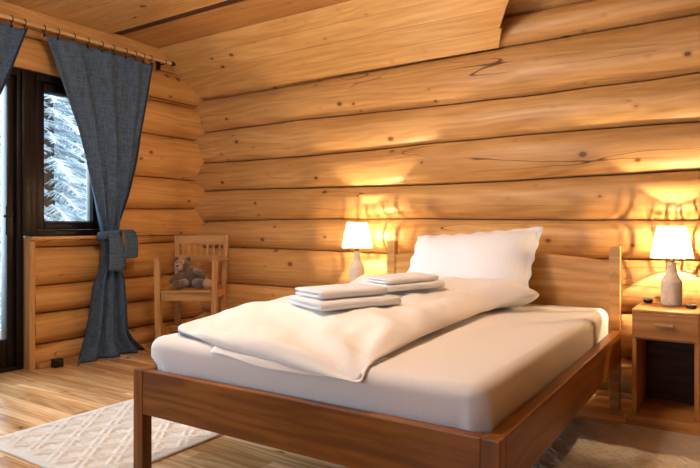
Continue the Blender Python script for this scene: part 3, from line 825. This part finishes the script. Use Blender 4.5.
bm = new(); barx(bm, (-.188, .19, .47), (.188, .19, .47), .05, .02); cp('rear_apron', bm, 'chair_x')
bm = new(); barx(bm, (-.19, .0, .20), (.19, .0, .20), .028, .02); cp('stretcher', bm, 'chair_x')
bm = new(); barx(bm, (-.186, .228, .885), (.186, .228, .885), .075, .02); cp('top_rail', bm, 'chair_x')
bm = new(); barx(bm, (-.186, .212, .735), (.186, .212, .735), .05, .02); cp('back_rail', bm, 'chair_x')
for k in range(7):
    x = -.15 + .05 * k; bm = new(); bar(bm, (x, .215, .76), (x, .225, .848), .014, .012); cp('spindle', bm, 'chair_z')
# teddy
tb = thing('teddy_bear', 'brown plush toy bear slumped on the wooden chair', 'soft toy')
tb.parent = None
tb.location = Vector(ch.location) + Matrix.Rotation(R(31.4), 3, 'Z') @ Vector((-0.02, -0.03, .5155)); tb.rotation_euler = (0, 0, R(31.4))
def tp_(n, fn, m='plush', par=tb):
    bm = new(); fn(bm); return obj(n, bm, m, par, 'smooth')
tp_('body', lambda b: ellipsoid(b, (0, .03, .085), (.078, .068, .084), Matrix.Rotation(R(22), 3, 'Y'), fuzz=.06))
hd = tp_('head', lambda b: ellipsoid(b, (-.062, -.01, .178), (.058, .052, .054), fuzz=.05))
tp_('muzzle', lambda b: ellipsoid(b, (-.070, -.060, .168), (.034, .026, .030)), 'plush_pale', hd)
tp_('face', lambda b: ellipsoid(b, (-.064, -.040, .195), (.036, .024, .036)), 'plush_pale', hd)
tp_('nose', lambda b: ellipsoid(b, (-.072, -.086, .178), (.010, .006, .007)), 'black', hd)
for s in (-1, 1):
    tp_('eye', lambda b: ellipsoid(b, (-.066 + s * .017, -.0625, .202), (.005, .004, .005)), 'black', hd)
    tp_('ear', lambda b: ellipsoid(b, (-.062 + s * .046, .0, .222), (.022, .012, .024)), 'plush', hd)
tp_('arm', lambda b: tube(b, [(-.055, .0, .125), (-.10, -.04, .085), (-.13, -.07, .045)], [.024, .026, .02], 12))
tp_('arm', lambda b: tube(b, [(.035, .0, .135), (.09, -.03, .115), (.135, -.05, .085)], [.024, .024, .018], 12))
tp_('leg', lambda b: tube(b, [(-.03, -.01, .045), (-.05, -.09, .034), (-.055, -.14, .036)], [.036, .034, .026], 12))
lg = tp_('leg', lambda b: tube(b, [(.04, .0, .045), (.11, -.04, .036), (.155, -.07, .036)], [.038, .034, .026], 12))
tp_('foot', lambda b: ellipsoid(b, (.158, -.085, .042), (.034, .024, .038), fuzz=.05), 'plush_pale', lg)
tp_('foot', lambda b: ellipsoid(b, (-.055, -.150, .040), (.032, .022, .036), fuzz=.05), 'plush', tb)

# ------------------------------------------------------------------ curtains
CX = -4.052; RZ = 2.372
rod = thing('curtain_rod', 'thin pale wooden curtain rod above the door and window', 'curtain rod', (CX, 2.3, RZ))
orod = (CX, 2.3, RZ)
bm = new(); tube(bm, [(CX, 0.9, RZ), (CX, 2.2, RZ), (CX, 3.40, RZ)], 0.0125, 14); obj('pole', bm, 'rodwood', rod, origin=orod)
bm = new(); lathe(bm, [(0.0, -.03), (0.012, -.028), (.019, -.012), (.019, .0), (.013, .012), (.0, .013)], n=18)
bmesh.ops.rotate(bm, verts=bm.verts, matrix=Matrix.Rotation(PI / 2, 3, 'X')); bmesh.ops.translate(bm, verts=bm.verts, vec=(CX, 3.41, RZ)); obj('finial', bm, 'iron', rod, origin=orod)
for y in (3.34, 1.05):
    bm = new(); tube(bm, [(-4.135, y, RZ - .01), (CX - .015, y, RZ - .016)], 0.006, 8); torus(bm, (CX, y, RZ), .0165, .0035, 'y', 20, 6); box(bm, (-4.155, y - .014, RZ - .05), (-4.128, y + .014, RZ + .03), .003); obj('bracket', bm, 'iron', rod, origin=orod)
def curtain(label, edges, xoff, n_pleat, ring_ys, tie_z=None, ph=0.0):
    zt = 2.338
    root = thing('curtain', label, 'curtain', (CX, edges[0][1], 0), group='blue-grey curtains')
    og = (CX, edges[0][1], 0)
    bm = new(); NZ, NS = 96, 150; ez = edges[::-1]
    L = [(z, a) for z, a, b, m in ez]; Rr = [(z, b) for z, a, b, m in ez]; AM = [(z, m) for z, a, b, m in ez]
    def fn(s, q):
        z = lerp(zt, 0.004, q)
        a, b, am = interp(z, L), interp(z, Rr), interp(z, AM)
        y = lerp(a, b, s)
        up = max(0.0, (z - .95))
        up = smooth(.9, 2.2, z); pl = (1 - .35 * up) * math.sin(2 * PI * n_pleat * s + ph + 1.6 * math.sin(4 * s + 1) + 0.5 * nz(s * 4, z * 1.2)) + 0.35 * math.sin(2 * PI * n_pleat * 1.7 * s + 1.3 + 1.2 * nz(s * 3, z)) + .8 * up * nz(s * 3.5, z * .6, 4)
        x = CX + am * pl * 0.75 + 0.004 * nz(s * 14, z * 6)
        if z < .12: x += (0.12 - z) * .35 * (0.6 + nz(s * 5, 1))
        if q == 0 : pass
        sag = 0.018 * abs(math.sin(PI * s * (len(ring_ys) - 1))) * max(0, 1 - q * 14)
        return (x, y, z - sag)
    grid(bm, NS, NZ, fn)
    o = obj('cloth', bm, 'curtain', root, 'smooth', origin=og); md = o.modifiers.new('thick', 'SOLIDIFY'); md.thickness = 0.003; md.offset = 0
    bm = new(); rows = []
    for k in range(NZ + 1):
        z = lerp(zt, 0.006, k / NZ); 
        if z < 1.05: break
        p = Vector(fn(1.0, k / NZ)); rows.append([p + Vector((.003, -.012, 0)), p + Vector((.005, .002, 0)), p + Vector((-.004, .004, 0)), p + Vector((-.006, -.012, 0))])
    loft(bm, rows); obj('hem', bm, 'curtain_hem', root, 'smooth', origin=og)
    for y in ring_ys:
        bm = new(); torus(bm, (CX, y, RZ - .004), .021, .003, 'x' if False else 'y', 20, 6)
        tube(bm, [(CX, y, RZ - .024), (CX + .004, y + .002, RZ - .05)], .003, 6); box(bm, (CX - .004, y - .004, RZ - .062), (CX + .008, y + .006, RZ - .045), .001)
        obj('ring', bm, 'iron', root, origin=og)
    return root, og
ED = [(2.34, 2.300, 3.215, .012), (2.05, 2.41, 3.16, .022), (1.70, 2.545, 3.09, .026), (1.50, 2.60, 3.055, .027), (1.25, 2.66, 2.985, .030), (1.06, 2.715, 2.91, .032), (.955, 2.738, 2.893, .030),
      (.80, 2.745, 2.90, .030), (.68, 2.735, 2.905, .034), (.58, 2.675, 2.948, .036), (.40, 2.645, 2.968, .040), (.18, 2.60, 2.98, .045), (.10, 2.565, 3.03, .045), (0.0, 2.50, 3.13, .042)]
cu, og = curtain('blue-grey linen curtain knotted at waist height beside the small window', ED, 0, 4.2, [2.30, 2.40, 2.52, 2.63, 2.745, 2.845, 2.955, 3.04, 3.12, 3.19])
# self-fabric tie: a band round the waist, a loop flap and a hanging tail
bm = new(); rings = []
for k in range(29):
    a = 2 * PI * k / 28
    c = Vector((CX + .058 * math.cos(a), 2.815 + .088 * math.sin(a), .93 + .012 * math.sin(a + 1)))
    n = Vector((math.cos(a), math.sin(a), 0)); rings.append([c + n * .006 + Vector((0, 0, .030)), c + n * .010, c + n * .006 - Vector((0, 0, .030)), c - n * .002 - Vector((0, 0, .03)), c - n * .002 + Vector((0, 0, .03))])
loft(bm, rings[:-1], loop=True); tie = obj('tie_band', bm, 'curtain', cu, 'smooth', origin=og)
def flap(pts, w0, w1, name):
    bm = new(); rings = []
    n = len(pts)
    for k in range(n * 4 - 3):
        i, f = divmod(k, 4); f /= 4
        p = Vector(pts[i]) if i == n - 1 else Vector(pts[i]).lerp(Vector(pts[i + 1]), f)
        t = k / (n * 4 - 4); w = lerp(w0, w1, t); th = .009
        cs = []
        for q in range(14):
            a = 2 * PI * q / 14
            cs.append(p + Vector((th * math.sin(a) * (1 + .4 * math.sin(3 * a)), w * math.cos(a), 0.004 * math.cos(2 * a))))
        rings.append(cs)
    loft(bm, rings); return obj(name, bm, 'curtain', cu, 'smooth', origin=og)
flap([(CX + .085, 2.90, .97), (CX + .10, 2.92, .95), (CX + .097, 2.935, .88), (CX + .092, 2.94, .80), (CX + .090, 2.93, .755)], .050, .068, 'tie_loop')
flap([(CX + .075, 2.80, .94), (CX + .090, 2.80, .90), (CX + .088, 2.815, .80), (CX + .080, 2.825, .66)], .045, .078, 'tie_tail')
EDL = [(2.34, 1.30, 2.185, .014), (2.05, 1.33, 2.08, .024), (1.70, 1.36, 1.94, .028), (1.40, 1.38, 1.80, .03), (1.10, 1.40, 1.63, .032), (.95, 1.42, 1.58, .03), (.6, 1.36, 1.63, .035), (.2, 1.33, 1.66, .04), (0, 1.28, 1.72, .04)]
curtain('blue-grey linen curtain at the left edge, gathered in front of the door', EDL, 0, 4.2, [1.32, 1.45, 1.58, 1.71, 1.84, 1.97, 2.08, 2.165], ph=1.0)

# small dark block at the foot of the log wall
bm = new(); box(bm, (-4.10, 2.375, 0.0005), (-4.045, 2.44, .060), .006); box(bm, (-4.05, 2.385, .012), (-4.04, 2.43, .05), .004)
tag(obj('door_stop', bm, 'iron', origin=(-4.07, 2.41, 0)), 'small dark block on the floor at the foot of the log wall by the door', 'door stop')

# ------------------------------------------------------------------ rugs
def rug(label, x0, x1, y0, y1, mat, ang=0.0):
    bm = new(); nx, ny = int((x1 - x0) / .0075), int((y1 - y0) / .0075)
    cx, cy = (x0 + x1) / 2, (y0 + y1) / 2
    def tri(v): return abs((v % 1) - .5) * 2
    def fn(u, v):
        x, y = lerp(x0, x1, u), lerp(y0, y1, v)
        dx, dy = (x - cx) / .17, (y - cy) / .20
        a, b = dx + dy, dx - dy
        w = 0.0
        for q in (a, b):                                          # crossing double ridges make the raised diamonds
            t = abs(((q + .5) % 1) - .5)
            w = max(w, .006 * (1 - smooth(.05, .11, abs(t - .12))))
        t = min(abs(((a) % 1) - .5), 1) + min(abs(((b) % 1) - .5), 1)
        w = max(w, .0 * (1 - smooth(.03, .09, t - .06)))          # knot in each diamond
        w += .0012 * math.sin(y * 190 + 1.2 * math.sin(x * 60))
        e = min(x - x0, x1 - x, y - y0, y1 - y)
        z = .0105 + w * smooth(.01, .06, e) * 1.25 + .0008 * nz(x * 60, y * 60)
        if e < .002: z = .006
        return (x + .003 * nz(y * 5, 3) * (e < .01), y + .003 * nz(x * 7, 9) * (e < .01), z)
    top = grid(bm, nx, ny, fn)
    bt = [bm.verts.new((v.co.x, v.co.y, .001)) for v in (top[0] + [r[-1] for r in top[1:]] + top[-1][-2::-1] + [r[0] for r in top[-2:0:-1]])]
    per = top[0] + [r[-1] for r in top[1:]] + top[-1][-2::-1] + [r[0] for r in top[-2:0:-1]]
    n = len(per)
    for i in range(n): bm.faces.new((per[i], bt[i], bt[(i + 1) % n], per[(i + 1) % n]))
    bm.faces.new(bt)
    return tag(obj('rug', bm, mat, shade='smooth', origin=(cx, cy, 0)), label, 'rug', 'bedside rugs')
rug('cream wool rug with raised diamond pattern on the floor left of the bed', -2.935, -2.085, 1.37, 3.25, 'rug')
rug('beige wool rug on the floor right of the bed, in front of the nightstand', -0.78, 0.10, 1.62, 3.27, 'rugtan')

# ------------------------------------------------------------------ light
w = bpy.data.worlds.new('World'); S.world = w; w.use_nodes = True
nt = w.node_tree; nt.nodes.clear()
bg = nt.nodes.new('ShaderNodeBackground'); ou = nt.nodes.new('ShaderNodeOutputWorld')
bg.inputs[0].default_value = (0.80, 0.91, 1.0, 1); bg.inputs[1].default_value = 3.0
nt.links.new(bg.outputs[0], ou.inputs[0])
def area(name, loc, target, sx, sy, power, color, portal=False):
    l = bpy.data.lights.new(name, 'AREA'); l.shape = 'RECTANGLE'; l.size = sx; l.size_y = sy; l.energy = power; l.color = color
    o = bpy.data.objects.new(name, l); C.objects.link(o); o.location = loc
    o.rotation_euler = (Vector(target) - Vector(loc)).to_track_quat('-Z', 'Y').to_euler()
    if portal: l.cycles.is_portal = True
    return o
area('door_daylight', (-4.46, 1.40, 1.1), (0, 1.40, 1.1), 1.7, 1.9, 1, (1, 1, 1), True)
area('window_daylight', (-4.46, 2.58, 1.5), (0, 2.58, 1.5), 0.6, 1.1, 1, (1, 1, 1), True)
area('rear_window_daylight', (-1.75, YF - .25, 1.45), (-1.75, 3, 1.45), 2.2, 1.2, 50, (0.66, 0.80, 1.0))
l = bpy.data.lights.new('overcast_daylight', 'SUN'); l.energy = 14.0; l.angle = R(70); l.color = (0.72, 0.85, 1.0)
o = bpy.data.objects.new('overcast_daylight', l); C.objects.link(o); o.location = (-8, 0, 6)
o.rotation_euler = Vector((1.0, 0.25, -0.42)).to_track_quat('-Z', 'Y').to_euler()
l = bpy.data.lights.new('overhead_fill', 'POINT'); l.energy = 92; l.color = (1.0, 0.86, 0.72); l.shadow_soft_size = 0.22  # unseen warm fill light added above the bed, no fixture
o = bpy.data.objects.new('overhead_fill', l); C.objects.link(o); o.location = (-1.75, 1.8, 2.30)

# ------------------------------------------------------------------ camera
cam = bpy.data.cameras.new('Camera'); co = bpy.data.objects.new('Camera', cam); C.objects.link(co)
co.location = (0, 0, 1.0); co.rotation_euler = (R(90), 0, R(33.4))
cam.sensor_width = 36; cam.lens = 600 / 700 * 36; cam.shift_y = -8 / 700; cam.clip_start = 0.05
S.camera = co
S.view_settings.view_transform = 'Standard'; S.view_settings.look = 'None'; S.view_settings.exposure = -0.04; S.view_settings.gamma = 1
